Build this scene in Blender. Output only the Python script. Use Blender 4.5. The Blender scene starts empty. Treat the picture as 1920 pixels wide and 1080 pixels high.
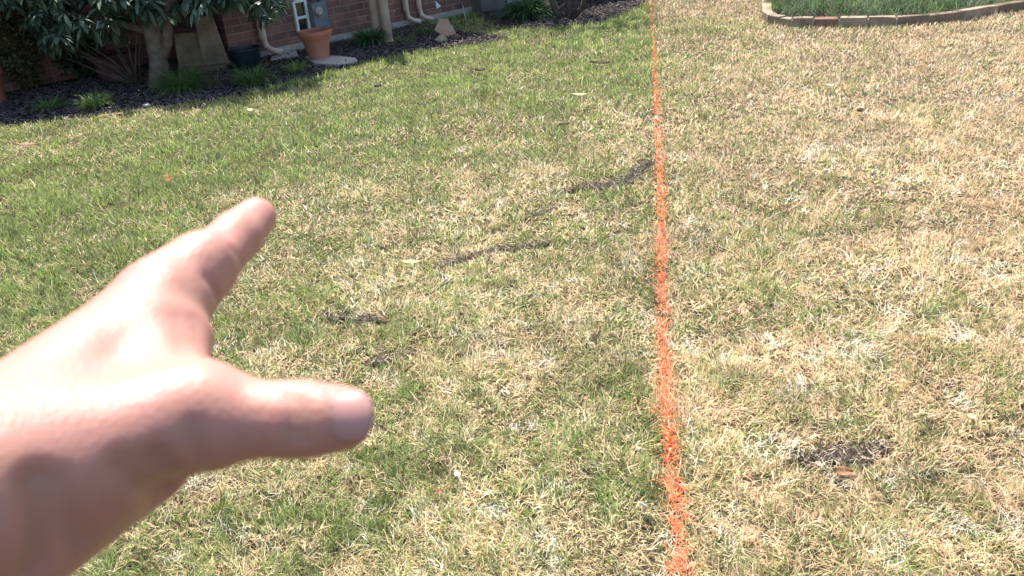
import bpy, math, numpy as np
from mathutils import Vector, Matrix
R_ = math.radians
rng = np.random.default_rng(11)
sc = bpy.context.scene

# ---------------------------------------------------------------- camera
CAM_H, PITCH, ROLL, FPX = 1.5, R_(27), R_(5), 1500.0
cf = np.array([0, math.cos(PITCH), -math.sin(PITCH)])
_r0 = np.array([1.0, 0, 0]); _u0 = np.array([0, math.sin(PITCH), math.cos(PITCH)])
cr = math.cos(ROLL)*_r0 - math.sin(ROLL)*_u0
cu = math.sin(ROLL)*_r0 + math.cos(ROLL)*_u0
CO = np.array([0, 0, CAM_H])
cam_d = bpy.data.cameras.new('camera'); cam = bpy.data.objects.new('camera', cam_d)
sc.collection.objects.link(cam); sc.camera = cam
cam_m = Matrix(((cr[0], cu[0], -cf[0], CO[0]), (cr[1], cu[1], -cf[1], CO[1]), (cr[2], cu[2], -cf[2], CO[2]), (0, 0, 0, 1)))
cam.matrix_world = cam_m
cam_d.sensor_width = 36; cam_d.lens = FPX/1920*36; cam_d.clip_start = 0.01; cam_d.clip_end = 500
cam_d.dof.use_dof = True; cam_d.dof.focus_distance = 4.5; cam_d.dof.aperture_fstop = 14

# ---------------------------------------------------------------- world, sun, exposure
SUN_EL, SUN_AZ = R_(61), R_(-12)          # azimuth from +Y towards +X
sdir = Vector((math.sin(SUN_AZ)*math.cos(SUN_EL), math.cos(SUN_AZ)*math.cos(SUN_EL), math.sin(SUN_EL)))
w = bpy.data.worlds.new("World"); sc.world = w; w.use_nodes = True
nt = w.node_tree; bg = nt.nodes['Background']
sky = nt.nodes.new('ShaderNodeTexSky'); sky.sky_type = 'NISHITA'; sky.sun_disc = False
sky.sun_elevation = SUN_EL; sky.sun_rotation = SUN_AZ; sky.dust_density = 2.0
nt.links.new(sky.outputs[0], bg.inputs[0]); bg.inputs[1].default_value = 0.15
sl = bpy.data.lights.new('sun', 'SUN'); sl.energy = 4.8; sl.angle = R_(1.0); sl.color = (1.0, 0.955, 0.88)
so = bpy.data.objects.new('sun', sl); sc.collection.objects.link(so)
so.rotation_euler = sdir.to_track_quat('Z', 'Y').to_euler(); so.location = (0, 0, 10)
sc.view_settings.view_transform = 'Standard'; sc.view_settings.look = 'None'
sc.view_settings.exposure = 1.17; sc.view_settings.gamma = 1.0

# ---------------------------------------------------------------- helpers
def ray(px, py): return cf + cr*(px-960)/FPX + cu*(540-py)/FPX
def G(px, py, z=0.0):
    d = ray(px, py); return CO + d*((z-CAM_H)/d[2])
def PY(px, py, y):
    d = ray(px, py); return CO + d*(y/d[1])
def mpp(p): return float((np.array(p)-CO) @ cf)/FPX           # metres per photo pixel at a point
def link(o, parent=None):
    sc.collection.objects.link(o)
    if parent is not None: o.parent = parent
    return o
def tag(o, label, cat, group=None):
    o['label'] = label; o['category'] = cat
    if group: o['group'] = group
    return o
def empty(name, loc, rz=0, label=None, cat=None, group=None):
    o = bpy.data.objects.new(name, None); link(o); o.location = loc; o.rotation_euler = (0, 0, rz); o.empty_display_size = .1
    if label: tag(o, label, cat, group)
    return o
def raw_mesh(name, V, faces_flat, sizes, mat=None, parent=None, col=None, smooth=False):
    me = bpy.data.meshes.new(name)
    V = np.ascontiguousarray(V, dtype=np.float32); me.vertices.add(len(V)); me.vertices.foreach_set('co', V.ravel())
    ff = np.ascontiguousarray(faces_flat, dtype=np.int32).ravel(); sizes = np.asarray(sizes, dtype=np.int32)
    me.loops.add(len(ff)); me.loops.foreach_set('vertex_index', ff)
    me.polygons.add(len(sizes)); st = np.concatenate(([0], np.cumsum(sizes)[:-1])).astype(np.int32)
    me.polygons.foreach_set('loop_start', st); me.polygons.foreach_set('loop_total', sizes)
    if smooth: me.polygons.foreach_set('use_smooth', np.ones(len(sizes), dtype=bool))
    if col is not None:
        a = me.color_attributes.new('col', 'FLOAT_COLOR', 'POINT')
        c = np.ones((len(V), 4), np.float32); c[:, :3] = col; a.data.foreach_set('color', c.ravel())
    me.update(calc_edges=True); me.validate()
    if mat: me.materials.append(mat)
    return link(bpy.data.objects.new(name, me), parent)

class MB:
    def __init__(s): s.v = []; s.f = []
    def add(s, vs, fs):
        b = len(s.v); s.v += [tuple(map(float, v)) for v in vs]; s.f += [tuple(i+b for i in f) for f in fs]; return s
    def box(s, c, size, rz=0, rx=0, ry=0, jit=0, taper=1.0):
        m = Matrix.Rotation(rz, 3, 'Z') @ Matrix.Rotation(ry, 3, 'Y') @ Matrix.Rotation(rx, 3, 'X')
        vs = []
        for z in (-.5, .5):
            t = taper if z > 0 else 1
            for x, y in ((-.5, -.5), (.5, -.5), (.5, .5), (-.5, .5)):
                v = Vector((x*size[0]*t, y*size[1]*t, z*size[2]))
                if jit: v += Vector(rng.normal(0, jit, 3))
                vs.append(m @ v + Vector(c))
        return s.add(vs, [(3, 2, 1, 0), (4, 5, 6, 7), (0, 1, 5, 4), (1, 2, 6, 5), (2, 3, 7, 6), (3, 0, 4, 7)])
    def tube(s, pts, rad, n=8, sx=1.0):
        pts = [Vector(p) for p in pts]
        if not hasattr(rad, '__len__'): rad = [rad]*len(pts)
        up = Vector((0.13, 0.27, 1)); rings = []
        for i, p in enumerate(pts):
            d = (pts[min(i+1, len(pts)-1)]-pts[max(i-1, 0)]).normalized()
            a = d.cross(up)
            if a.length < 1e-3: a = d.cross(Vector((1, 0, 0)))
            a.normalize(); b = d.cross(a)
            rings.append([p + (a*math.cos(2*math.pi*k/n)*sx + b*math.sin(2*math.pi*k/n))*rad[i] for k in range(n)])
        vs = [v for r in rings for v in r]; fs = []
        for i in range(len(rings)-1):
            for k in range(n):
                k2 = (k+1) % n; fs.append((i*n+k, i*n+k2, (i+1)*n+k2, (i+1)*n+k))
        fs.append(tuple(range(n))[::-1]); fs.append(tuple((len(rings)-1)*n+k for k in range(n)))
        return s.add(vs, fs)
    def lathe(s, prof, c=(0, 0, 0), n=36, rot=None):
        vs = []; fs = []
        for r, z in prof:
            for k in range(n):
                a = 2*math.pi*k/n; v = Vector((r*math.cos(a), r*math.sin(a), z))
                if rot: v = rot @ v
                vs.append(v+Vector(c))
        for i in range(len(prof)-1):
            for k in range(n):
                k2 = (k+1) % n; fs.append((i*n+k, i*n+k2, (i+1)*n+k2, (i+1)*n+k))
        fs.append(tuple(range(n))[::-1]); fs.append(tuple((len(prof)-1)*n+k for k in range(n)))
        return s.add(vs, fs)
    def build(s, name, mat, parent=None, smooth=False, bevel=0):
        me = bpy.data.meshes.new(name); me.from_pydata(s.v, [], s.f); me.update()
        me.materials.append(mat)
        if smooth:
            for p in me.polygons: p.use_smooth = True
        o = link(bpy.data.objects.new(name, me), parent)
        if bevel:
            b = o.modifiers.new('bevel', 'BEVEL'); b.width = bevel; b.segments = 2; b.limit_method = 'ANGLE'
        return o

def vnoise(x, y, sc_, seed=0):
    x = np.asarray(x)/sc_ + 1000.3; y = np.asarray(y)/sc_ + 1000.7
    xi = np.floor(x).astype(np.int64); yi = np.floor(y).astype(np.int64); fx = x-xi; fy = y-yi
    fx = fx*fx*(3-2*fx); fy = fy*fy*(3-2*fy)
    def h(a, b):
        n = (a*374761393 + b*668265263 + seed*974711) & 0xffffffff
        n = ((n ^ (n >> 13))*1274126177) & 0xffffffff
        return ((n ^ (n >> 16)) & 0xffff)/65535.0
    return (h(xi, yi)*(1-fx)+h(xi+1, yi)*fx)*(1-fy) + (h(xi, yi+1)*(1-fx)+h(xi+1, yi+1)*fx)*fy
def inpoly(x, y, poly):
    ins = np.zeros(len(x), bool); n = len(poly)
    for i in range(n):
        x1, y1 = poly[i]; x2, y2 = poly[(i+1) % n]
        if y1 == y2: continue
        c = ((y1 > y) != (y2 > y)) & (x < (x2-x1)*(y-y1)/(y2-y1)+x1); ins ^= c
    return ins

# ---------------------------------------------------------------- materials
def mat(name, col, rough=0.8, spec=0.3, noise=0.0, nscale=20, bump=0.0, bscale=60, col2=None, coat=0, detail=6):
    m = bpy.data.materials.new(name); m.use_nodes = True; n = m.node_tree; b = n.nodes['Principled BSDF']
    b.inputs['Roughness'].default_value = rough; b.inputs['Specular IOR Level'].default_value = spec
    b.inputs['Base Color'].default_value = (*col, 1); b.inputs['Coat Weight'].default_value = coat
    tc = n.nodes.new('ShaderNodeTexCoord')
    if noise or col2:
        t = n.nodes.new('ShaderNodeTexNoise'); t.inputs['Scale'].default_value = nscale; t.inputs['Detail'].default_value = detail
        n.links.new(tc.outputs['Object'], t.inputs['Vector'])
        r = n.nodes.new('ShaderNodeValToRGB'); e = r.color_ramp.elements
        e[0].position = .35; e[1].position = .65
        c2 = col2 if col2 else tuple(min(1, c*(1+noise)) for c in col)
        c1 = col if col2 else tuple(c*(1-noise) for c in col)
        e[0].color = (*c1, 1); e[1].color = (*c2, 1)
        n.links.new(t.outputs['Fac'], r.inputs['Fac']); n.links.new(r.outputs[0], b.inputs['Base Color'])
    if bump:
        t = n.nodes.new('ShaderNodeTexNoise'); t.inputs['Scale'].default_value = bscale; t.inputs['Detail'].default_value = 8
        n.links.new(tc.outputs['Object'], t.inputs['Vector'])
        u = n.nodes.new('ShaderNodeBump'); u.inputs['Strength'].default_value = bump; u.inputs['Distance'].default_value = 0.02
        n.links.new(t.outputs['Fac'], u.inputs['Height']); n.links.new(u.outputs[0], b.inputs['Normal'])
    return m
def leafmat(name, trans=0.35, rough=0.55, spec=0.3, gloss=0.25):
    m = bpy.data.materials.new(name); m.use_nodes = True; n = m.node_tree
    for x in list(n.nodes): n.nodes.remove(x)
    out = n.nodes.new('ShaderNodeOutputMaterial'); a = n.nodes.new('ShaderNodeVertexColor'); a.layer_name = 'col'
    p = n.nodes.new('ShaderNodeBsdfPrincipled'); p.inputs['Roughness'].default_value = rough; p.inputs['Specular IOR Level'].default_value = spec
    t = n.nodes.new('ShaderNodeBsdfTranslucent'); mx = n.nodes.new('ShaderNodeMixShader'); mx.inputs[0].default_value = trans
    n.links.new(a.outputs[0], p.inputs['Base Color']); n.links.new(a.outputs[0], t.inputs[0])
    n.links.new(p.outputs[0], mx.inputs[1]); n.links.new(t.outputs[0], mx.inputs[2]); n.links.new(mx.outputs[0], out.inputs[0])
    return m
M_grass = leafmat('grass_blades', 0.42, 0.5, 0.35)
M_leaf = leafmat('glossy_leaves', 0.15, 0.5, 0.4)
M_tuft = leafmat('strap_leaves', 0.25, 0.6, 0.25)
M_mulchchip = leafmat('mulch_chips', 0.0, 0.9, 0.15)
M_mulch = mat('mulch', (.012, .010, .011), .95, .2, bump=.8, bscale=40, col2=(.035, .028, .028), nscale=35)
M_soil = mat('soil', (.035, .026, .02), .95, .2, bump=1, bscale=90, col2=(.10, .075, .055), nscale=60)
M_conc = mat('concrete', (.33, .30, .26), .9, .2, bump=.3, bscale=80, col2=(.42, .385, .33), nscale=12)
M_stone = mat('limestone', (.20, .15, .10), .9, .2, bump=.6, bscale=30, col2=(.33, .265, .19), nscale=7)
M_stone2 = mat('brown_stone', (.14, .10, .065), .9, .2, bump=.6, bscale=30, col2=(.22, .165, .115), nscale=8)
M_stone3 = mat('red_stone', (.17, .095, .065), .9, .2, bump=.5, bscale=30, col2=(.23, .13, .09), nscale=10)
M_mortar = mat('mortar', (.36, .33, .28), .95, .1, bump=.4, bscale=60, noise=.15)
M_pinkrock = mat('pink_rock', (.35, .21, .16), .9, .2, bump=.6, bscale=12, col2=(.48, .33, .26), nscale=6)
M_terra = mat('terracotta', (.33, .125, .075), .85, .25, bump=.15, bscale=40, col2=(.40, .18, .115), nscale=6)
M_terra2 = mat('rusty_clay', (.30, .19, .13), .85, .25, bump=.3, bscale=30, col2=(.38, .26, .18), nscale=8)
M_maroon = mat('dark_clay', (.075, .03, .03), .7, .3, noise=.3, nscale=8)
M_black = mat('black_plastic', (.010, .017, .024), .38, .5, noise=.25, nscale=5)
M_spout = mat('painted_spout', (.58, .43, .34), .45, .4, noise=.08, nscale=6)
M_col = mat('column_paint', (.36, .27, .20), .7, .3, noise=.15, nscale=5, bump=.1, bscale=30)
M_white = mat('white_paint', (.72, .72, .72), .5, .4, noise=.06, nscale=8)
M_grey = mat('grey_metal', (.16, .18, .20), .5, .4, noise=.2, nscale=10)
M_darkmetal = mat('dark_metal', (.02, .02, .022), .5, .4)
M_bark = mat('smooth_bark', (.10, .075, .06), .9, .2, bump=.5, bscale=18, col2=(.17, .135, .11), nscale=14)
M_bark2 = mat('dark_bark', (.06, .045, .035), .9, .2, bump=.6, bscale=25, col2=(.12, .09, .07), nscale=12)
M_roof = mat('roof_shingle', (.07, .06, .055), .95, .1, noise=.3, nscale=25, bump=.4, bscale=30)
M_fig = mat('figurine_clay', (.42, .22, .13), .8, .3, noise=.15, nscale=15)
M_deadleaf = mat('dry_leaf', (.20, .095, .045), .7, .3, col2=(.30, .155, .08), nscale=40)
M_paleleaf = mat('pale_leaf', (.40, .36, .20), .7, .3, noise=.12, nscale=60)
M_darkleaf = mat('dark_leaf', (.05, .035, .02), .8, .3, noise=.3, nscale=60)
M_petal = mat('petal', (.66, .64, .57), .5, .3, noise=.05, nscale=60)
gm = bpy.data.materials.new('window_glass'); gm.use_nodes = True; gb = gm.node_tree.nodes['Principled BSDF']
gb.inputs['Base Color'].default_value = (.02, .025, .025, 1); gb.inputs['Roughness'].default_value = .06; gb.inputs['Specular IOR Level'].default_value = .8
M_glass = gm
def brickmat():
    m = bpy.data.materials.new('brick'); m.use_nodes = True; n = m.node_tree; b = n.nodes['Principled BSDF']; b.inputs['Roughness'].default_value = .9
    b.inputs['Specular IOR Level'].default_value = .2
    tc = n.nodes.new('ShaderNodeTexCoord'); s = n.nodes.new('ShaderNodeSeparateXYZ'); c = n.nodes.new('ShaderNodeCombineXYZ')
    ad = n.nodes.new('ShaderNodeMath'); ad.operation = 'ADD'
    n.links.new(tc.outputs['Object'], s.inputs[0]); n.links.new(s.outputs[0], ad.inputs[0]); n.links.new(s.outputs[1], ad.inputs[1])
    n.links.new(ad.outputs[0], c.inputs[0]); n.links.new(s.outputs[2], c.inputs[1])
    k = n.nodes.new('ShaderNodeTexBrick'); k.inputs['Scale'].default_value = 1
    k.inputs['Brick Width'].default_value = .205; k.inputs['Row Height'].default_value = .075; k.inputs['Mortar Size'].default_value = .007
    k.inputs['Mortar Smooth'].default_value = .3; k.inputs['Bias'].default_value = -.1
    k.inputs['Color1'].default_value = (.25, .13, .10, 1); k.inputs['Color2'].default_value = (.14, .08, .065, 1); k.inputs['Mortar'].default_value = (.27, .20, .17, 1)
    n.links.new(c.outputs[0], k.inputs['Vector'])
    t = n.nodes.new('ShaderNodeTexNoise'); t.inputs['Scale'].default_value = 5; t.inputs['Detail'].default_value = 8
    n.links.new(tc.outputs['Object'], t.inputs['Vector'])
    mx = n.nodes.new('ShaderNodeMix'); mx.data_type = 'RGBA'; mx.blend_type = 'MULTIPLY'; mx.inputs[0].default_value = .8
    r = n.nodes.new('ShaderNodeValToRGB'); r.color_ramp.elements[0].position = .3; r.color_ramp.elements[1].position = .7
    r.color_ramp.elements[0].color = (.55, .55, .6, 1); r.color_ramp.elements[1].color = (1.25, 1.15, 1.1, 1)
    n.links.new(t.outputs['Fac'], r.inputs[0]); n.links.new(k.outputs[0], mx.inputs[6]); n.links.new(r.outputs[0], mx.inputs[7])
    # pale mineral specks on the old brick
    t2 = n.nodes.new('ShaderNodeTexNoise'); t2.inputs['Scale'].default_value = 22; t2.inputs['Detail'].default_value = 3
    n.links.new(tc.outputs['Object'], t2.inputs['Vector'])
    r2 = n.nodes.new('ShaderNodeValToRGB'); r2.color_ramp.elements[0].position = .68; r2.color_ramp.elements[1].position = .76
    n.links.new(t2.outputs['Fac'], r2.inputs[0])
    m3 = n.nodes.new('ShaderNodeMix'); m3.data_type = 'RGBA'; m3.inputs[7].default_value = (.5, .42, .38, 1)
    n.links.new(r2.outputs[0], m3.inputs[0]); n.links.new(mx.outputs[2], m3.inputs[6]); n.links.new(m3.outputs[2], b.inputs['Base Color'])
    u = n.nodes.new('ShaderNodeBump'); u.inputs['Strength'].default_value = .6; u.inputs['Distance'].default_value = .01; u.invert = True
    n.links.new(k.outputs[1], u.inputs['Height']); n.links.new(u.outputs[0], b.inputs['Normal'])
    return m
M_brick = brickmat()

# ---------------------------------------------------------------- layout on the ground
def gp(l): return [tuple(G(x, y)[:2]) for x, y in l]
edge_px = [(-260, 246), (0, 238), (120, 228), (250, 210), (340, 198), (430, 183), (520, 163), (600, 143), (650, 130), (690, 116), (760, 103), (840, 93), (930, 79)]
bed_front = gp(edge_px)
bed_poly = bed_front + gp([(955, 73), (920, 68), (850, 60), (800, 50)]) + [(-.9, 12), (-9, 12), (-9, 6.6)]
farbed_poly = gp([(925, 50), (960, 55), (1020, 55), (1080, 50), (1140, 40), (1175, 27), (1205, 10), (1225, -15)]) + [(2.2, 13.5), (-.5, 12), gp([(905, 35)])[0]]
rb_front = gp([(1428, 22), (1428, 38), (1440, 47), (1475, 52), (1520, 52), (1600, 52), (1660, 51), (1720, 49), (1790, 42), (1868, 29), (1960, 14), (2080, -10)])
rb_poly = rb_front + gp([(2150, -60), (1500, -75), (1440, 0)])
W0 = G(500, 108); WA = R_(42)
wu = np.array([math.cos(WA), math.sin(WA), 0]); wn = np.array([math.sin(WA), -math.cos(WA), 0])   # along wall, outwards
def WL(px, py, off=0):      # photo ray onto the wall plane (pushed outwards by off) -> (u, z)
    d = ray(px, py); o = W0 + wn*off; t = ((o-CO) @ wn)/(d @ wn); p = CO + d*t; return float((p-W0) @ wu), float(p[2])
line_px = [(1286, 1230), (1277, 1080), (1268, 960), (1258, 860), (1249, 760), (1244, 660), (1241, 560), (1240, 470), (1240, 400), (1237, 310), (1233, 230), (1229, 160), (1226, 90), (1222, 30), (1219, -10)]
LP = np.array([G(x, y)[:2] for x, y in line_px]); LP = LP[np.argsort(LP[:, 1])]
def line_x(y): return np.interp(y, LP[:, 1], LP[:, 0]) + np.where(y < LP[0, 1], (y-LP[0, 1])*.1, 0) + np.where(y > LP[-1, 1], (y-LP[-1, 1])*.28, 0)
soil_px = [   # centre line in the photo, half width in metres
    ([(1058, 362), (1100, 353), (1150, 347), (1180, 338), (1195, 322), (1216, 308)], .05),
    ([(828, 502), (868, 488), (905, 478), (945, 470), (985, 465), (1030, 460)], .035),
    ([(612, 600), (645, 602), (680, 601), (712, 606)], .034),
    ([(695, 688), (720, 677), (748, 672), (774, 664)], .032),
    ([(1490, 868), (1540, 858), (1590, 856), (1660, 842)], .045),
    ([(985, 415), (1012, 402), (1045, 392)], .018)]
soil_lines = [(np.array([G(x, y)[:2] for x, y in l]), hw) for l, hw in soil_px]
def soil_dist(x, y, l):
    d = np.full(len(x), 9.0)
    for a, b in zip(l[:-1], l[1:]):
        v = b-a; t = np.clip(((x-a[0])*v[0]+(y-a[1])*v[1])/(v@v), 0, 1)
        d = np.minimum(d, np.hypot(x-a[0]-t*v[0], y-a[1]-t*v[1]))
    return d

# ---------------------------------------------------------------- ground
M_ground = bpy.data.materials.new('lawn_soil'); M_ground.use_nodes = True
n = M_ground.node_tree; b = n.nodes['Principled BSDF']; b.inputs['Roughness'].default_value = .95; b.inputs['Specular IOR Level'].default_value = .15
tc = n.nodes.new('ShaderNodeTexCoord'); t = n.nodes.new('ShaderNodeTexNoise'); t.inputs['Scale'].default_value = 45; t.inputs['Detail'].default_value = 10
n.links.new(tc.outputs['Object'], t.inputs['Vector']); r = n.nodes.new('ShaderNodeValToRGB')
r.color_ramp.elements[0].position = .35; r.color_ramp.elements[0].color = (.022, .018, .010, 1)
r.color_ramp.elements[1].position = .68; r.color_ramp.elements[1].color = (.115, .09, .045, 1)
n.links.new(t.outputs['Fac'], r.inputs[0]); n.links.new(r.outputs[0], b.inputs['Base Color'])
u = n.nodes.new('ShaderNodeBump'); u.inputs['Strength'].default_value = .8; u.inputs['Distance'].default_value = .02
n.links.new(t.outputs['Fac'], u.inputs['Height']); n.links.new(u.outputs[0], b.inputs['Normal'])
o = MB().add([(-90, -90, 0), (90, -90, 0), (90, 90, 0), (-90, 90, 0)], [(0, 1, 2, 3)]).build('ground', M_ground); o['kind'] = 'structure'
def sheet(name, poly, z, m):
    me = bpy.data.meshes.new(name)
    import bmesh
    bm = bmesh.new(); vs = [bm.verts.new((x, y, z)) for x, y in poly]; f = bm.faces.new(vs)
    if f.normal.z < 0: f.normal_flip()
    bmesh.ops.triangulate(bm, faces=bm.faces[:]); bm.normal_update()
    for f in bm.faces:
        if f.normal.z < 0: f.normal_flip()
    bm.to_mesh(me); bm.free(); me.materials.append(m); o = link(bpy.data.objects.new(name, me)); o['kind'] = 'structure'; return o
sheet('mulch_bed', bed_poly, .006, M_mulch)
sheet('mulch_bed', farbed_poly, .006, M_mulch)

# ---------------------------------------------------------------- blades
def blade_mesh(P, L, Wd, az, lean, bend, C, segs, base_frac=1.0, twist=None, curl=None):
    """P (N,3) roots; ribbons leaning by `lean` from upright, bending on by `bend`; C (N,3) colour."""
    N = len(P); dx, dy = np.cos(az), np.sin(az)
    tw = az + np.pi/2 + (rng.normal(0, .5, N) if twist is None else twist)
    wx, wy = np.cos(tw), np.sin(tw); cl = rng.normal(0, .35, N) if curl is None else curl
    pos = P.copy().astype(np.float64); V = np.zeros((N, 2*segs+1, 3), np.float32); Cc = np.zeros((N, 2*segs+1, 3), np.float32)
    for i in range(segs+1):
        t = i/segs; wd = Wd*(1.0 if i == 0 else (1-t)**.6)*.5
        sh = 1.0 + .12*t
        if i < segs:
            V[:, 2*i] = pos - np.stack([wx*wd, wy*wd, np.zeros(N)], 1); V[:, 2*i+1] = pos + np.stack([wx*wd, wy*wd, np.zeros(N)], 1)
            Cc[:, 2*i] = C*sh; Cc[:, 2*i+1] = C*sh
            a = lean + bend*(i+.5)/segs; ca = az + cl*t
            s_ = np.sin(a)*L/segs
            pos = pos + np.stack([np.cos(ca)*s_, np.sin(ca)*s_, np.cos(a)*L/segs], 1)
            pos[:, 2] = np.maximum(pos[:, 2], P[:, 2]+.002 + .004*t)
        else:
            V[:, 2*i] = pos; Cc[:, 2*i] = C*sh
    k = 2*segs+1; base = (np.arange(N)*k)[:, None]
    q = []
    for i in range(segs-1): q.append(np.array([2*i, 2*i+1, 2*i+3, 2*i+2]))
    quads = (base[:, :, None] + np.array(q)[None]).reshape(N, -1) if q else np.zeros((N, 0), int)
    tri = base + np.array([[2*segs-2, 2*segs-1, 2*segs]])
    ff = np.concatenate([quads, tri], 1).ravel(); sz = np.tile(np.array([4]*(segs-1)+[3]), N)
    return V.reshape(-1, 3), ff, sz, np.clip(Cc.reshape(-1, 3), 0, 1)
def join(parts):
    V = []; F = []; S = []; C = []; b = 0
    for v, f, s, c in parts: V.append(v); F.append(f+b); S.append(s); C.append(c); b += len(v)
    return np.concatenate(V), np.concatenate(F), np.concatenate(S), np.concatenate(C)

# how green the lawn is, place by place
gl = np.array([(50,250,.6),(50,400,.92),(300,300,.88),(200,480,.85),(300,600,.8),(500,230,.85),(480,280,.92),(700,250,.8),(620,300,.62),(560,400,.30),(700,390,.22),(620,480,.30),
 (850,150,.85),(900,230,.6),(1000,200,.78),(1150,150,.88),(1200,60,.9),(1150,250,.42),(1000,330,.45),(800,350,.38),(1100,450,.42),(900,550,.42),(700,560,.40),(1000,650,.45),(600,650,.5),
 (850,750,.5),(1100,620,.46),(1050,850,.52),(700,950,.62),(500,950,.65),(300,1030,.68),(900,1000,.5),(1150,1000,.52),(1100,780,.55),(150,235,.3),(350,203,.4),(500,185,.5),(650,140,.8),(1050,70,.85),(950,100,.85),(1200,200,.6),(1210,280,.3),(1190,430,.4)])
gr = np.array([(1250,130,.85),(1250,60,.75),(1290,120,.5),(1300,200,.42),(1310,20,.22),(1350,100,.25),(1400,170,.32),(1500,100,.12),(1600,250,.10),(1700,100,.06),(1850,200,.05),(1850,400,.10),
 (1450,300,.25),(1330,330,.35),(1500,350,.2),(1380,430,.42),(1600,470,.25),(1300,500,.38),(1450,550,.32),(1750,500,.16),(1400,650,.32),(1600,650,.28),(1800,620,.22),(1380,760,.5),
 (1550,780,.38),(1750,800,.28),(1850,750,.28),(1400,950,.36),(1600,1000,.42),(1800,950,.34),(1320,900,.45),(1730,620,.42),(1560,20,.1),(1380,10,.12),(1900,60,.06)])
def conv(a):
    q = np.array([G(x, y)[:2] for x, y, _ in a]); return q, a[:, 2]
GL, GR = conv(gl), conv(gr)
def lw(x, y): return x/np.maximum(y, .8)*2.2, np.log(np.maximum(y, .8))*2.4
def idw(x, y, ps):
    (q, val) = ps; X, Y = lw(x, y); QX, QY = lw(q[:, 0], q[:, 1]); num = np.zeros(len(x)); den = np.zeros(len(x))
    for i in range(len(val)):
        wgt = 1/((X-QX[i])**2+(Y-QY[i])**2+.01)**1.6; num += wgt*val[i]; den += wgt
    return num/den
def greenness(x, y):
    left = x < line_x(y) + .02
    g = np.where(left, idw(x, y, GL), idw(x, y, GR))
    g = g + (vnoise(x, y, .11, 3)-.5)*.55 + (vnoise(x, y, .35, 4)-.5)*.35 + (vnoise(x, y, .05, 9)-.5)*np.where(y < 4, .75, .3)
    g = np.where(left, g**1.25*np.where(y < 3.3, .80, 1.0) + np.where((x < -.3) & (y > 2.6), .14, 0), g*.66)
    return np.clip(g, .02, .93), left
def lawn_color(N, x, y, g, left):
    isg = rng.random(N) < g
    k = rng.random(N)[:, None]; v = rng.normal(1, .20, N)[:, None]
    gA = np.array([.12, .20, .04]); gB = np.array([.34, .375, .135]); sA = np.array([.54, .36, .195]); sB = np.array([.90, .71, .475]); sC = np.array([.50, .46, .20])
    green = gA*(1-k)+gB*k; straw = sA*(1-k)+sB*k
    yel = (rng.random(N) < .42*(left+.25))[:, None]; straw = np.where(yel, sC*(1-k)+sB*k, straw)
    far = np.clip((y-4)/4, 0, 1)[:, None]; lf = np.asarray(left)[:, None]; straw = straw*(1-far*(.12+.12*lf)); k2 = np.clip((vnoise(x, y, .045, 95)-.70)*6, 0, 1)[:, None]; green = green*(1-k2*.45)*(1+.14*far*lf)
    wh = (rng.random(N) < np.clip((vnoise(x, y, .07, 91)-.62)*2.2, 0, .7)*np.clip(1.3-y/8, .1, 1))[:, None]; straw = np.where(wh, np.array([.90, .80, .64]), straw)
    brown = (rng.random(N) < .10)[:, None]; straw = np.where(brown, straw*np.array([.6, .5, .45]), straw)
    pat = .74 + .34*vnoise(x, y, .22, 21)[:, None] + .2*vnoise(x, y, .06, 22)[:, None]
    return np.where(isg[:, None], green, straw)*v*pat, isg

def sample(dens_bands):
    X = []; Y = []; B = []
    for bi, (d0, d1, rho) in enumerate(dens_bands):
        # trapezoid of ground between y=d0 and y=d1 with a margin round the view
        xl = -0.70*d1-1.0; xr = 0.80*d1+1.0; n_ = int((xr-xl)*(d1-d0)*rho)
        x = rng.uniform(xl, xr, n_); y = rng.uniform(d0, d1, n_)
        k = (x > -.68*y-.75) & (x < .74*y+.75)
        X.append(x[k]); Y.append(y[k]); B.append(np.full(k.sum(), bi))
    return np.concatenate(X), np.concatenate(Y), np.concatenate(B)
bands = [(.85, 1.6, 34000), (1.6, 2.4, 29000), (2.4, 3.4, 17000), (3.4, 5.0, 10000), (5.0, 7.0, 5600), (7.0, 9.5, 3500), (9.5, 14.5, 2000)]
segs_b = [3, 3, 3, 2, 2, 2, 2]; wid_b = [.0018, .0021, .0027, .0036, .0048, .0060, .0078]; len_b = [.036, .036, .037, .038, .040, .042, .045]
X, Y, B = sample(bands)
keep = ~inpoly(X, Y, bed_poly) & ~inpoly(X, Y, farbed_poly) & ~inpoly(X, Y, rb_poly)
house_side = ((X-W0[0])*wn[0]+(Y-W0[1])*wn[1]) > 0
keep &= house_side
lx = line_x(Y); dl = X-lx
lw_ = .0215 + .005*(vnoise(Y, Y*0, .07, 5)-.5) + .008*(vnoise(Y, Y*0, .25, 6)-.5) + -.006*np.clip((Y-3)/3, 0, 1)
jit = rng.normal(0, .0085, len(X))
on_line = np.abs(dl+jit) < lw_
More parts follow.
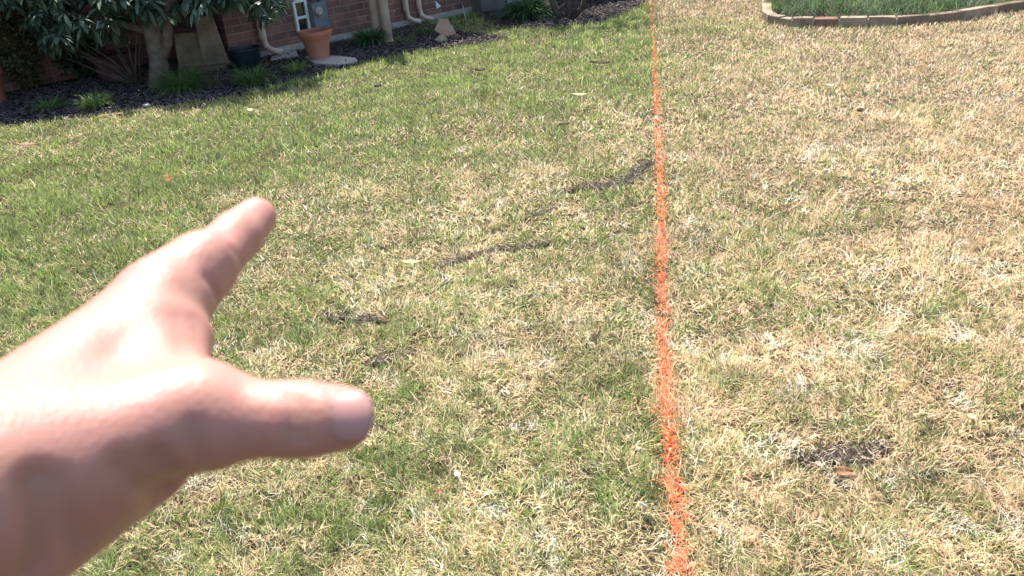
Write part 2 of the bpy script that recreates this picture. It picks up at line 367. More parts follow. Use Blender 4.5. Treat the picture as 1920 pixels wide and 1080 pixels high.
# thin places: bare gaps and a worn strip on the left of the painted line
thin = vnoise(X, Y, .06, 31)*.6+vnoise(X, Y, .15, 32)*.4
dens = np.clip(.35 + 1.3*thin, .25, 1)
gap = (dl < -.028) & (dl > -.075) & (Y < 5.5); dens = np.where(gap, dens*(.35+.6*vnoise(Y, Y*0, .3, 8)), dens)
for sd, (l, hw) in zip((.1, .1, .1, .12, .34, .2), soil_lines):
    dd = soil_dist(X, Y, l); dens = np.where(dd < hw*(.55+1.1*vnoise(X, Y, .03, 12)), dens*sd, dens)
keep &= (rng.random(len(X)) < dens) | on_line
lawn = keep & ~on_line
def grass_part(sel, color_fn, lmul=1.0, zoff=0.0, wmul=1.0):
    parts = []
    for bi in range(len(bands)):
        m = sel & (B == bi); N = int(m.sum())
        if not N: continue
        x = X[m]; y = Y[m]; C, isg, gg = color_fn(x, y, N)
        L = np.abs(rng.normal(len_b[bi], len_b[bi]*.33, N))*lmul*(.65+.7*vnoise(x, y, .18, 41))
        L = np.where(isg, L*1.08, L)
        Wd = wid_b[bi]*rng.uniform(.6, 1.35, N)*np.where(isg, 1.15, 1)*wmul
        Wd = np.where(rng.random(N) < .05, Wd*1.9, Wd)
        lean = np.where(isg, np.abs(rng.normal(.45, .35, N)), np.abs(rng.normal(.95, .42, N)))
        lean = np.minimum(lean, 1.5)
        bend = np.where(isg, rng.normal(.6, .5, N), rng.normal(.6, .7, N))
        # blades lean together in small whorls
        az = vnoise(x, y, .09, 51)*14 + rng.normal(0, 1.1, N)
        P = np.stack([x, y, np.full(N, zoff)+rng.uniform(0, .010, N)], 1)
        parts.append(blade_mesh(P, L, Wd, az, lean, bend, C, segs_b[bi]))
    return join(parts)
def cf_lawn(x, y, N):
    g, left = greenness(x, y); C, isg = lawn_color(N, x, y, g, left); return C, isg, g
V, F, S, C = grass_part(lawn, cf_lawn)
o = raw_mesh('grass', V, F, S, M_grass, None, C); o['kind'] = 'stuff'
tag(o, 'lawn of mixed green and straw coloured blades, greener on the left of the orange line', 'grass')
def cf_paint(x, y, N):
    k = rng.random(N)[:, None]; v = rng.normal(1, .15, N)[:, None]
    C_ = (np.array([.80, .16, .06])*(1-k)+np.array([.93, .38, .20])*k)*v
    raw = rng.random(N) < .12 + .32*vnoise(y, y*0+x*3, .05, 94) + np.clip((y-4)*.07, 0, .45)
    g, left = greenness(x, y); C2, isg = lawn_color(N, x, y, g, left)
    ylw = (rng.random(N) < .05)[:, None]; C_ = np.where(ylw, np.array([.8, .42, .06]), C_)
    return np.where(raw[:, None], C2*.9, C_), np.zeros(N, bool), g
V, F, S, C = grass_part(keep & on_line, cf_paint, 1.0, .003, 1.15)
# a sprayed film on the thatch under the painted blades
ys = np.linspace(.9, 13.5, 900); xs = line_x(ys); hwid = .018 + .008*(vnoise(ys, ys*0, .05, 77)-.5)
vv = np.concatenate([np.stack([xs-hwid, ys, ys*0+.005], 1), np.stack([xs+hwid, ys, ys*0+.005], 1)]); nn = len(ys)
i = np.arange(nn-1); i = i[vnoise(ys[:-1], ys[:-1]*0, .035, 78) > .42]; ff = np.stack([i, i+nn, i+nn+1, i+1], 1).ravel()
V, F, S, C = join([(V, F, S, C), (vv, ff, np.full(len(i), 4), np.tile(np.array([.45, .08, .025]), (len(vv), 1)))])
o = raw_mesh('painted_line', V, F, S, M_grass, None, C)
tag(o, 'long straight orange spray painted marking line running up the lawn', 'marking line')

# small stray daub of the same paint
p = G(320, 342); m_ = rng.normal(0, .02, (60, 2))*np.array([.35, 1.2]); Pp = np.stack([p[0]+m_[:, 0], p[1]+m_[:, 1], np.full(60, .01)], 1)
V, F, S, C = blade_mesh(Pp, np.full(60, .05), np.full(60, .004), rng.uniform(0, 6.3, 60), np.full(60, .5), np.full(60, .4), np.tile([.55, .27, .15], (60, 1)), 2)
tag(raw_mesh('paint_daub', V, F, S, M_grass, None, C), 'tiny pale orange paint daub on the green lawn above the fingertip', 'paint mark')

# ---------------------------------------------------------------- exposed soil strips with dry twigs
labs = ['long dark strip of bare soil touching the orange line', 'dark ragged ridge of bare soil in the middle of the lawn', 'short grey soil strip right of the index finger',
        'small grey clump of dry roots above the thumb nail', 'bare dark soil patch strewn with chips above a fallen brown leaf', 'thin faint soil streak between the two longest soil strips']
for (l, hw), lb in zip(soil_lines, labs):
    seg = np.linalg.norm(np.diff(l, axis=0), axis=1); cum = np.concatenate([[0], np.cumsum(seg)]); T = cum[-1]
    nu, nv = int(T/.012)+2, 9
    uu = np.linspace(0, T, nu); cx = np.interp(uu, cum, l[:, 0]); cy = np.interp(uu, cum, l[:, 1])
    tx = np.gradient(cx); ty = np.gradient(cy); tn = np.hypot(tx, ty); nx, ny = -ty/tn, tx/tn
    wv = hw*np.sin(np.pi*np.clip(uu/T, .02, .98))**.4*(.6+.7*vnoise(uu, uu*0, .05, 15))
    vs = []; cc = []
    for j in range(nv):
        s_ = j/(nv-1)*2-1; x = cx+nx*wv*s_; y = cy+ny*wv*s_
        z = (1-s_*s_)*(.002+.016*vnoise(x, y, .02, 16)) + .001
        vs.append(np.stack([x, y, z], 1)); cc.append(np.array([.05, .038, .028])*(.4+1.4*vnoise(x, y, .012, 17))[:, None])
    vs = np.concatenate(vs); cc = np.concatenate(cc)
    ii, jj = np.meshgrid(np.arange(nu-1), np.arange(nv-1)); a = (jj*nu+ii).ravel(); fs = np.stack([a, a+1, a+nu+1, a+nu], 1)
    nk = int(T*hw*2*14000); k = rng.integers(0, nu, nk); s_ = rng.uniform(-1, 1, nk)
    Pp = np.stack([cx[k]+nx[k]*wv[k]*s_, cy[k]+ny[k]*wv[k]*s_, rng.uniform(.008, .02, nk)], 1)
    cl = np.where((rng.random(nk) < .38)[:, None], np.array([.36, .29, .22]), np.array([.03, .022, .017]))*rng.uniform(.6, 1.3, (nk, 1))
    tw = blade_mesh(Pp, rng.uniform(.01, .035, nk), rng.uniform(.002, .004, nk), rng.uniform(0, 6.3, nk), rng.uniform(.9, 1.6, nk), rng.normal(0, .3, nk), cl, 2)
    V, F, S, C = join([(vs, fs.ravel(), np.full(len(fs), 4), cc), tw])
    tag(raw_mesh('soil_patch', V, F, S, M_mulchchip, None, C), lb, 'bare soil', 'bare soil patches in the lawn')

# ---------------------------------------------------------------- mulch chips
def chips(poly, bb, n_, zmul, name, label):
    x = rng.uniform(bb[0], bb[1], n_); y = rng.uniform(bb[2], bb[3], n_); k = inpoly(x, y, poly) & (((x-W0[0])*wn[0]+(y-W0[1])*wn[1]) > -.9); x = x[k]; y = y[k]; N = len(x)
    L = rng.uniform(.02, .065, N); Wd = rng.uniform(.006, .018, N); T = rng.uniform(.002, .006, N); az = rng.uniform(0, 6.3, N); pt = rng.normal(0, .35, N); rl = rng.normal(0, .5, N)
    z = rng.uniform(.008, .03, N)*zmul
    a = np.stack([np.cos(az)*np.cos(pt), np.sin(az)*np.cos(pt), np.sin(pt)], 1); bb_ = np.stack([-np.sin(az), np.cos(az), np.sin(rl)*.6], 1); c_ = np.cross(a, bb_)
    P = np.stack([x, y, z], 1); V = np.zeros((N, 8, 3)); q = 0
    for sz_ in (-1, 1):
        for sx, sy in ((-1, -1), (1, -1), (1, 1), (-1, 1)):
            V[:, q] = P + a*(L*sx*.5)[:, None] + bb_*(Wd*sy*.5)[:, None]*(rng.uniform(.5, 1.1, (N, 1))) + c_*(T*sz_*.5)[:, None]; q += 1
    fc = np.array([(3, 2, 1, 0), (4, 5, 6, 7), (0, 1, 5, 4), (1, 2, 6, 5), (2, 3, 7, 6), (3, 0, 4, 7)])
    F = ((np.arange(N)*8)[:, None, None]+fc[None]).ravel(); 
    v = rng.random(N)[:, None]; C = np.array([.042, .036, .034])*(1-v)+np.array([.155, .13, .12])*v
    pale = (rng.random(N) < .05)[:, None]; C = np.where(pale, np.array([.20, .17, .16]), C)
    o = raw_mesh(name, V.reshape(-1, 3), F, np.full(N*6, 4), M_mulchchip, None, np.repeat(C, 8, 0)); o['kind'] = 'stuff'; tag(o, label, 'mulch')
chips(bed_poly, (-7, 1, 5.5, 10.5), 42000, 1, 'mulch', 'dark shredded bark mulch filling the bed along the brick house')
chips(farbed_poly, (-.8, 2.6, 8.5, 13), 12000, 1, 'mulch', 'dark mulch in the far bed around the crooked shrub')

# ---------------------------------------------------------------- house
H = empty('brick_house', tuple(W0), WA, 'brown red brick house wall with tan downspouts along the mulch bed', 'house')
uc, _ = WL(432, 100); UR = 9.5; SB = 1.1; HH = 2.4
wall = MB()
wall.box(((uc+UR)/2, .11, (HH+.08)/2), (UR-uc, .22, HH-.08))
wall.box((uc+.11, .22+(SB-.22)/2+.0, HH/2), (.22, SB-.22, HH))
wall.box(((-12+uc)/2, SB+.11, HH/2), (12+uc, .22, HH))
wall.build('wall', M_brick, H)
fd = MB(); fd.box(((uc+UR)/2, .105, .04), (UR-uc+.03, .24, .08))
fd.build('foundation', M_conc, H)
rf = MB(); ov = .25
for (a0, a1, y0, z0) in ((uc-.3, UR+.4, -ov, HH), (-12.2, uc-.3, SB-ov, HH)):
    rf.add([(a0, y0, z0), (a1, y0, z0), (a1, y0+5, z0+1.9), (a0, y0+5, z0+1.9), (a0, y0, z0+.14), (a1, y0, z0+.14), (a1, y0+5, z0+2.04), (a0, y0+5, z0+2.04)],
           [(3, 2, 1, 0), (4, 5, 6, 7), (0, 1, 5, 4), (1, 2, 6, 5), (2, 3, 7, 6), (3, 0, 4, 7)])
rf.build('roof', M_roof, H)
so_ = MB(); so_.box(((uc-.3+UR+.4)/2, -ov+.12, HH-.012), (UR-uc+.7, .24, .02)); so_.build('soffit', M_white, H)
def spout(px, pyb, kick, w_=.05, top=2.38, lean=0, mt=None, sgn=1):
    u, z = WL(px, pyb, .06); z = max(z, .05)
    pts = [(u, -.05, top), (u, -.05, z+.16), (u+.01*sgn, -.065, z+.07), (u+.05*sgn, -.10-kick*.3, z+.025), (u+.12*sgn, -.13-kick, z+.0)]
    MB().tube(pts, w_/2*1.15, 10, 1.25).build('downspout', mt or M_spout, H, smooth=True)
spout(500, 100, .05, .058)
spout(768, 62, .03, .05)
spout(792, 58, .02, .048)
# gas pipe / vertical pipe at far left
u, _ = WL(8, 60); MB().tube([(u-.9, SB-.06, 2.38), (u-.9, SB-.06, .3)], .03, 8).build('downspout', M_white, H, smooth=True)
# two tan round columns
for px, pyb in ((711, 82), (729, 82)):
    p = G(px, pyb); u = float((p-W0) @ wu); v = -float((p-W0) @ wn)
    cb = MB(); cb.lathe([(.052, 0), (.052, 2.39)], (u, v, 0), 20); cb.lathe([(.062, 0), (.062, .03), (.052, .045)], (u, v, 0), 20)
    cb.build('column', M_col, H, smooth=False)
# little white window by the meter
u0, z1 = WL(545, 3); u1, z0 = WL(583, 60); zc = (WL(545, 3)[1]+WL(562, 0)[1])/2
ua = (WL(545, 4)[0]+WL(560, 60)[0])/2; ub = (WL(566, 0)[0]+WL(581, 55)[0])/2; zb = (WL(560, 62)[1]+WL(582, 54)[1])/2; zt = WL(552, 3)[1]; zm = WL(565, 32)[1]
fr = MB(); t_ = .028
fr.box((ua, -.02, (zb+zt)/2), (t_, .04, zt-zb)); fr.box((ub, -.02, (zb+zt)/2), (t_, .04, zt-zb))
for zz in (zb, zm, zt): fr.box(((ua+ub)/2, -.021, zz), (ub-ua-t_, .036, t_))
wf = fr.build('window', M_white, H, bevel=.003)
MB().box(((ua+ub)/2, -.008, (zb+zt)/2), (ub-ua-t_, .006, zt-zb-t_)).build('pane', M_glass, wf)
# electric meter box
uA, zA = WL(597, 52, .1); uB, zB = WL(610, 20, .1)
mt = MB(); mt.box((uA+.02, -.06, zA+.13), (.13, .12, .26)); mt.box((uA+.13, -.04, zA+.15), (.06, .08, .34)); mtb = mt.build('electric_meter', M_grey, H, bevel=.006)
dl_ = MB(); dl_.lathe([(.045, 0), (.045, .03), (.03, .045)], (uA+.02, -.12, zA+.17), 20, Matrix.Rotation(math.pi/2, 3, 'X')); dl_.build('meter_dial', M_conc, mtb, smooth=False)
cp = MB(); cp.tube([(uA+.17, -.03, 2.38), (uA+.17, -.03, .1)], .014, 8); cp.tube([(uA+.02, -.03, zA+.27), (uA+.02, -.03, 2.38)], .018, 8); cp.build('conduit', M_grey, H, smooth=True)
# projecting grey chimney base and black vent far along the wall
uC, _ = WL(908, 30); ch = MB(); ch.box((uC, -.10, 1.19), (.42, .19, 2.38)); ch.build('chimney_breast', mat('chimney_stucco', (.13, .115, .11), .9, .2, noise=.2, nscale=5), H)
uv_, zv_ = WL(936, 16, .05); vb = MB(); vb.box((uv_, -.05, max(zv_, .1)), (.24, .09, .11)); vb.build('vent', M_darkmetal, H, bevel=.01)
sl_ = MB(); sl_.box((uv_-.08, -.02, max(zv_, .1)+.10), (.42, .04, .05)); sl_.build('vent_sill', M_conc, H)
ut, zt_ = WL(892, 15, .03); tp = MB(); tp.tube([(ut, -.005, zt_), (ut, -.06, zt_), (ut+.02, -.065, zt_-.05)], .015, 8); tp.build('tap', M_white, H, smooth=True)

# ---------------------------------------------------------------- things along the wall
def at(px, py, z=0): p = G(px, py, z); return (float(p[0]), float(p[1]), z)
# terracotta pot
p = G(597, 118); s = mpp(p); rt = 31.5*s; hh = 50*s
p = p + np.array([.0, rt*.55, 0])
pot = empty('flower_pot', (p[0], p[1], .035), 0, 'large terracotta flower pot with thick rim standing on a flat slab by the window', 'flower pot')
b_ = MB(); b_.lathe([(rt*.60, 0), (rt*.66, hh*.2), (rt*.83, hh*.76), (rt*.86, hh*.76)], n=44); b_.lathe([(rt*.58, .004), (rt*.58, hh*.7)], n=24) if False else None
b_.build('body', M_terra, pot, smooth=False); b_ = MB()
b_.lathe([(rt*.84, hh*.74), (rt*.93, hh*.75), (rt*.94, hh*.83), (rt*.99, hh*.85), (rt, hh*.97), (rt*.97, hh), (rt*.88, hh), (rt*.86, hh*.88), (rt*.01, hh*.87)], n=44)
rim = b_.build('rim', M_terra, pot, smooth=False); MB().lathe([(rt*.855, hh*.86), (rt*.5, hh*.90), (rt*.01, hh*.91)], n=30).build('soil', M_soil, pot)
for q in pot.children:
    if q.name.startswith(('body', 'rim')):
        for f in q.data.polygons: f.use_smooth = True
        q.data.set_sharp_from_angle(angle=R_(40)) if hasattr(q.data, 'set_sharp_from_angle') else None
# slab the pot stands on
sp = gp([(590, 125), (640, 127), (672, 120), (668, 114), (600, 108), (572, 112)])
def slab(name, poly, h_, m, label, cat, jit=.004, z0=0.004):
    mb = MB(); n_ = len(poly); mb.add([(x, y, z0) for x, y in poly]+[(x+rng.normal(0, jit), y+rng.normal(0, jit), z0+h_+rng.normal(0, jit*.4)) for x, y in poly],
        [tuple(range(n_))[::-1], tuple(range(n_, 2*n_))]+[(i, (i+1) % n_, (i+1) % n_+n_, i+n_) for i in range(n_)])
    return tag(mb.build(name, m, bevel=.006), label, cat)
slab('paving_slab', sp, .03, M_conc, 'flat pale stone slab under the terracotta pot at the lawn edge', 'paving stone')
slab('splash_block', gp([(507, 116), (560, 110), (556, 96), (512, 103)]), .028, M_conc, 'grey concrete splash block under the first downspout', 'splash block')
# black planter
p = G(459, 133); s = mpp(p); r_ = 32*s; h_ = 38*s
bl = MB(); bl.lathe([(r_*.66, 0), (r_*.74, h_*.06), (r_*.90, h_*.5), (r_*.97, h_*.93), (r_*1.03, h_*.94), (r_*1.03, h_), (r_*.94, h_), (r_*.90, h_*.6), (.01, h_*.55)], n=40)
o = bl.build('planter', M_black, None, smooth=True); o.location = (p[0], p[1]+r_*.62, .004)
o.data.set_sharp_from_angle(angle=R_(35)); tag(o, 'wide black plastic planter standing between the tall stone block and the first downspout', 'planter')
# tall limestone block + leaning slab + base stones
p = G(402, 130); s = mpp(p)
mb = MB(); mb.box((0, 0, 46*s), (46*s, 30*s, 92*s), taper=.68, jit=.008); mb.box((0, -.01, 2*s), (60*s, 40*s, 12*s), jit=.008)
o = mb.build('stone_block', M_stone, None, bevel=.015); o.location = (p[0], p[1]+.12, 0); o.rotation_euler = (R_(-4), R_(-3), R_(25)); tag(o, 'tall tapering limestone block left of the black planter', 'stone')
p = G(358, 135); mb = MB(); mb.box((0, 0, 33*s), (50*s, 12*s, 66*s), jit=.008)
o = mb.build('stone_slab', M_stone, None, bevel=.012); o.location = (p[0], p[1]+.10, 0.0); o.rotation_euler = (R_(-10), R_(2), R_(10)); tag(o, 'flat square limestone slab leaning between the tree trunk and the tall block', 'stone')
p = G(385, 136); mb = MB(); mb.box((0, 0, .03), (.42, .10, .06), jit=.008); o = mb.build('edging_stone', M_stone2, None, bevel=.012); o.location = (p[0], p[1], .0); o.rotation_euler = (0, 0, R_(12)); tag(o, 'low long stone at the foot of the leaning slab', 'stone')
# brown figurine between block and planter
p = G(424, 118); p = p+np.array([.02, .22, 0]); zf = .0
f_ = empty('garden_figurine', (p[0], p[1], 0), R_(-20), 'small tan clay rabbit shaped ornament behind the black planter', 'ornament')
q = MB(); q.lathe([(.01, 0), (.05, .01), (.062, .08), (.055, .16), (.035, .21), (.01, .23)], n=20); q.tube([(.03, -.02, .03), (.035, -.06, .02)], [.018, .014], 8); q.tube([(-.03, -.02, .03), (-.035, -.06, .02)], [.018, .014], 8)
q.build('body', M_fig, f_, smooth=True)
q = MB(); q.lathe([(.004, -.04), (.03, -.025), (.04, 0), (.03, .028), (.004, .04)], (0, -.015, .25), 16); q.tube([(.018, -.01, .28), (.024, 0, .34)], [.011, .006], 8); q.tube([(-.018, -.01, .28), (-.024, 0, .34)], [.011, .006], 8)
q.build('head', M_fig, f_, smooth=True)
# dark red pot in the shade, stacked pots at the far left
def simple_pot(px, py, rt, hh, m, label, up=0.0, name='flower_pot', tilt=0):
    p = G(px, py); mb = MB()
    mb.lathe([(rt*.68, 0), (rt*.88, hh*.8), (rt*1.0, hh*.82), (rt*1.0, hh*.98), (rt*.9, hh), (rt*.86, hh*.86), (rt*.01, hh*.84)], n=36)
    o = mb.build(name, m, None, smooth=True); o.data.set_sharp_from_angle(angle=R_(35)); o.location = (p[0], p[1]+rt*.6, up); o.rotation_euler = (tilt, 0, 0); return tag(o, label, 'flower pot')
s = mpp(G(215, 160))
simple_pot(215, 155, 46*s, 52*s, M_maroon, 'wide dark maroon pot in deep shade under the tree')
simple_pot(-20, 200, .16, .32, mat('old_terracotta', (.24, .09, .055), .9, .2, noise=.25, nscale=9), 'red terracotta pot cut by the left edge of the photo')
# rocks
import bmesh
def rock(px, py, size, m, label, sq=.6, seed=0, name='rock', up=0.0, rz=0):
    r2 = np.random.default_rng(seed+70); bm = bmesh.new(); bmesh.ops.create_icosphere(bm, subdivisions=3, radius=.5)
    pl = [(Vector(r2.normal(0, 1, 3)).normalized(), r2.uniform(.28, .42)) for _ in range(11)]
    for v in bm.verts:
        for n_, d_ in pl:
            k = v.co.dot(n_)
            if k > d_: v.co -= n_*(k-d_)*.9
        v.co = Vector((v.co.x*size[0], v.co.y*size[1], v.co.z*size[2]))*1.25
    me = bpy.data.meshes.new(name); bm.to_mesh(me); bm.free(); me.materials.append(m)
    o = link(bpy.data.objects.new(name, me)); p = G(px, py); o.location = (p[0], p[1], size[2]*.4+up); o.rotation_euler = (0, 0, rz); return tag(o, label, 'rock')
s = mpp(G(828, 82))
rock(828, 80, (22*s, .10, 15*s), M_stone, 'pale square rock in front of the leaning tan slab', seed=1)
rock(858, 72, (11*s, .07, 9*s), M_stone3, 'small reddish rock under the right edge of the leaning tan slab', seed=2)
rock(752, 72, (12*s, .06, 5*s), M_stone, 'flat little stone right of the two columns', seed=3)
rock(276, 202, (.075, .05, .035), M_conc, 'palest small round stone at the bed edge below the tree trunk', seed=4)
rock(195, 176, (.09, .05, .03), M_stone2, 'small brown stone in the mulch left of the tree trunk', seed=5)
rock(1018, 22, (.27, .2, .15), M_pinkrock, 'pinkish boulder between the green plant and the crooked shrub', seed=6)
rock(90, 155, (.30, .16, .20), M_terra2, 'dusky brown boulder between the two shrubs at the left', seed=8)
for i, (x0, y0, x1, y1) in enumerate([(185, 221, 232, 214), (236, 213, 276, 208)]):
    a = G(x0, y0); b2 = G(x1, y1); v = b2-a; n2 = np.array([-v[1], v[0], 0])/np.linalg.norm(v)*.035
    slab('edging_stone', [tuple((a-n2)[:2]), tuple((b2-n2)[:2]), tuple((b2+n2)[:2]), tuple((a+n2)[:2])], .012, M_stone2, ['left of two flat edging stones at the mulch edge', 'right of two flat edging stones at the mulch edge'][i], 'stone')
# rough tan slab leaning in the bed
p = G(842, 72); s = mpp(p)
fl_ = [(-26, 17), (-13, 37), (2, 37), (14, 9), (12, 1), (-8, 1)]; q = MB(); n_ = len(fl_)
q.add([(a*s, 0, b*s) for a, b in fl_]+[(a*s*.97+.01, .055, b*s*.97) for a, b in fl_], [tuple(range(n_)), tuple(range(n_, 2*n_))[::-1]]+[(i+n_, (i+1) % n_+n_, (i+1) % n_, i) for i in range(n_)])
o = q.build('leaning_slab', M_terra2, None, bevel=.008); o.location = (p[0], p[1]+.02, .006); o.rotation_euler = (R_(-28), 0, R_(8)); tag(o, 'rough tan angular slab leaning back beside the last downspout', 'stone')
gr_ = MB(); 
for k in range(7): gr_.box((0, 0, k*.022), (.13, .05, .012), rz=k*.02)
o = gr_.build('brick_stack', M_stone2, None); pb = G(817, 68); o.location = (pb[0], pb[1]+.03, .006); o.rotation_euler = (0, 0, R_(30)); tag(o, 'little dark stack of thin tiles left of the leaning tan slab', 'tiles')
# white triangle on the wall and pale stake
u, z = WL(820, 9, .05); base = W0+wu*u+wn*.05
tr = MB(); tr.add([tuple(base+wu*a+np.array([0, 0, z+b])+wn*c) for c in (0, .012) for a, b in ((-.035, .055), (.045, -.02), (-.02, -.045))], [(2, 1, 0), (3, 4, 5), (0, 1, 4, 3), (1, 2, 5, 4), (2, 0, 3, 5)])
tag(tr.build('wall_sign', M_white, None), 'small blank white triangular plate on the brick wall', 'sign')
a = G(874, 41); u, z = WL(866, 8, .02); b2 = W0+wu*u+wn*.03+np.array([0, 0, z])
tag(MB().tube([tuple(a+np.array([0, 0, 0])), tuple(b2)], .008, 8).build('stake', M_conc, None), 'thin pale stake leaning against the wall near the grey chimney', 'stake')

# ---------------------------------------------------------------- plants
def tuft(px, py, n_, L, spread, cols, label, name='grass_tuft', group=None, wd=.007, cat='plant', lean=(.15, .75), up=0.006, z0=0, bend=1.2):
    p = G(px, py, z0); N = int(n_*1.5); L = L*1.12; r = spread*np.sqrt(rng.random(N)); th = rng.uniform(0, 6.3, N)
    P = np.stack([r*np.cos(th), r*np.sin(th), np.full(N, up)], 1); k = rng.random(N)[:, None]
    C = (np.array(cols[0])*(1-k)+np.array(cols[1])*k)*rng.uniform(.7, 1.25, (N, 1))
    V, F, S, C = blade_mesh(P, rng.uniform(.6, 1.15, N)*L, rng.uniform(.7, 1.2, N)*wd, th+rng.normal(0, .5, N), rng.uniform(*lean, N), rng.uniform(.6, 1.9, N)*bend, C, 5, curl=rng.normal(0, .2, N))
    o = raw_mesh(name, V, F, S, M_tuft, None, C); o.location = (p[0], p[1], z0); return tag(o, label, cat, group or ('strap leaved lily plants' if name == 'lily_plant' else 'grass tufts in the mulch bed'))
GA = ((.05, .10, .03), (.16, .24, .07)); GB = ((.10, .17, .04), (.26, .33, .09)); GD = ((.03, .09, .035), (.09, .18, .06))
tuft(345, 172, 520, .30, .10, GA, 'largest arching grass tuft at the foot of the tree trunk')
tuft(475, 162, 300, .25, .06, GA, 'grass tuft in front of the black planter')
tuft(556, 138, 110, .18, .04, GB, 'sparse small grass tuft below the splash block')
tuft(180, 204, 200, .19, .06, GB, 'yellowish grass tuft left of the tree near the bed edge')
tuft(95, 208, 130, .16, .07, GA, 'thin greyish grass tuft furthest left in the mulch')
tuft(697, 86, 260, .30, .06, GD, 'dark green strap leaved plant beside the two columns', 'lily_plant', wd=.014, lean=(.05, .6))
tuft(800, 66, 120, .20, .08, GA, 'low grassy weeds at the foot of the last downspout')
tuft(760, 78, 80, .10, .10, GA, 'thin weeds in front of the middle downspout')
tuft(990, 36, 520, .36, .09, GD, 'bushy bright green strap leaved plant in the far bed', 'lily_plant', wd=.015, lean=(.05, .8))
tuft(405, 165, 80, .22, .08, ((.10, .09, .06), (.2, .17, .1)), 'withered brown grass tuft right of the largest tuft')

def leaf_cloud(cent, N, Ls, Ws, cols, droop=.3):
    """cent (M,3) rosette centres; leaves folded along the midrib, radiating from each."""
    M = len(cent); per = N; T = M*per; c = np.repeat(cent, per, 0); az = rng.uniform(0, 6.3, T); el = rng.normal(-droop*.2, .45, T)
    L = rng.uniform(.7, 1.15, T)*Ls; W = rng.uniform(.8, 1.2, T)*Ws
    d = np.stack([np.cos(az)*np.cos(el), np.sin(az)*np.cos(el), np.sin(el)], 1)
    side = np.stack([-np.sin(az), np.cos(az), rng.normal(0, .3, T)], 1); nrm = np.cross(d, side)
    V = np.zeros((T, 8, 3)); prof = [(.02, .12), (.35, .75), (.7, 1.0), (1.0, .0)]
    q = 0
    drop = np.array([0, 0, -1.0])
    pts = []
    for t_, w_ in prof:
        mid = c + d*(L*t_)[:, None] + drop*(L*t_*t_*droop)[:, None]
        if w_ == 0: pts.append([mid])
        else: pts.append([mid-side*(W*w_*.5)[:, None]+nrm*(W*w_*.12)[:, None], mid, mid+side*(W*w_*.5)[:, None]+nrm*(W*w_*.12)[:, None]])
    V = np.stack([pts[0][1], pts[1][0], pts[1][1], pts[1][2], pts[2][0], pts[2][1], pts[2][2], pts[3][0]], 1)
    fq = np.array([[1, 2, 5, 4], [2, 3, 6, 5]]); ft = np.array([[0, 2, 1], [0, 3, 2], [4, 5, 7], [5, 6, 7]])
    b_ = (np.arange(T)*8)[:, None, None]
    F = np.concatenate([(b_+fq[None]).reshape(T, -1), (b_+ft[None]).reshape(T, -1)], 1).ravel(); S = np.tile([4, 4, 3, 3, 3, 3], T)
    k = rng.random(T)[:, None]; C = (np.array(cols[0])*(1-k)+np.array(cols[1])*k)*rng.uniform(.7, 1.3, (T, 1))
    return V.reshape(-1, 3), F, S, np.repeat(np.clip(C, 0, 1), 8, 0)

# broad leaved tree
tb = G(300, 166); ty = tb[1]; s = mpp(tb)
T_ = empty('magnolia_tree', tuple(tb), 0, 'low spreading evergreen tree with glossy leaves over the mulch bed', 'tree')
tk = MB(); top = PY(287, 50, ty)-tb; mid = PY(297, 110, ty)-tb
tk.tube([(0, 0, -.02), tuple(mid*.3), tuple(mid), tuple(top), tuple(top+np.array([-.05, .05, .35])), tuple(top+np.array([-.02, .1, .9]))], [.115, .092, .082, .095, .075, .045], 14)
tk.tube([tuple(mid*.9+np.array([.02, 0, 0])), tuple(mid+np.array([.13, -.02, .14])), tuple(top+np.array([.22, -.02, .25])), tuple(top+np.array([.45, .1, .7]))], [.055, .048, .042, .025], 10)
for dx, dy, dz, r0_ in ((-1.0, .1, .55, .05), (.85, -.1, .5, .045), (-.5, -.35, .8, .04), (.5, .3, 1.0, .045), (-1.3, .35, .3, .035), (1.0, .1, .25, .03)):
    st = top+np.array([0, 0, -.06+.1*rng.random()]); tk.tube([tuple(st), tuple(st+np.array([dx*.35, dy*.3, dz*.45])), tuple(st+np.array([dx, dy, dz]))], [r0_, r0_*.75, r0_*.35], 8)
tk.build('trunk', M_bark, T_, smooth=True)
cents = []
def lowest(px):
    return np.interp(px, [-200, 20, 60, 100, 200, 270, 330, 370, 430, 480, 520, 545], [20, 25, 70, 100, 75, 42, 48, 34, 26, 48, 38, 5])
while len(cents) < 900:
    px = rng.uniform(-230, 540); yy = ty + rng.uniform(-.40, .80); py = lowest(px) - 16 + rng.normal(0, 8) - rng.exponential(110)
    pt = PY(px, py, yy)
    if pt[2] < (1.35 if px < 400 else .95) + .9*(yy-ty+.4) and pt[2] > .45: cents.append(pt-tb)
cents = np.array(cents)
V, F, S, C = leaf_cloud(cents, 11, .125, .036, ((.04, .07, .045), (.125, .165, .11)), .45)
raw_mesh('crown', V, F, S, M_leaf, T_, C)
for c in cents[::9]:
    a = Vector(c); q = MB(); q.tube([tuple(a), tuple(a+Vector((rng.normal(0, .05), .05, .16))), tuple(a*.8+Vector((0, .0, .3)))], [.004, .006, .009], 5); q.build('twig', M_bark2, T_)
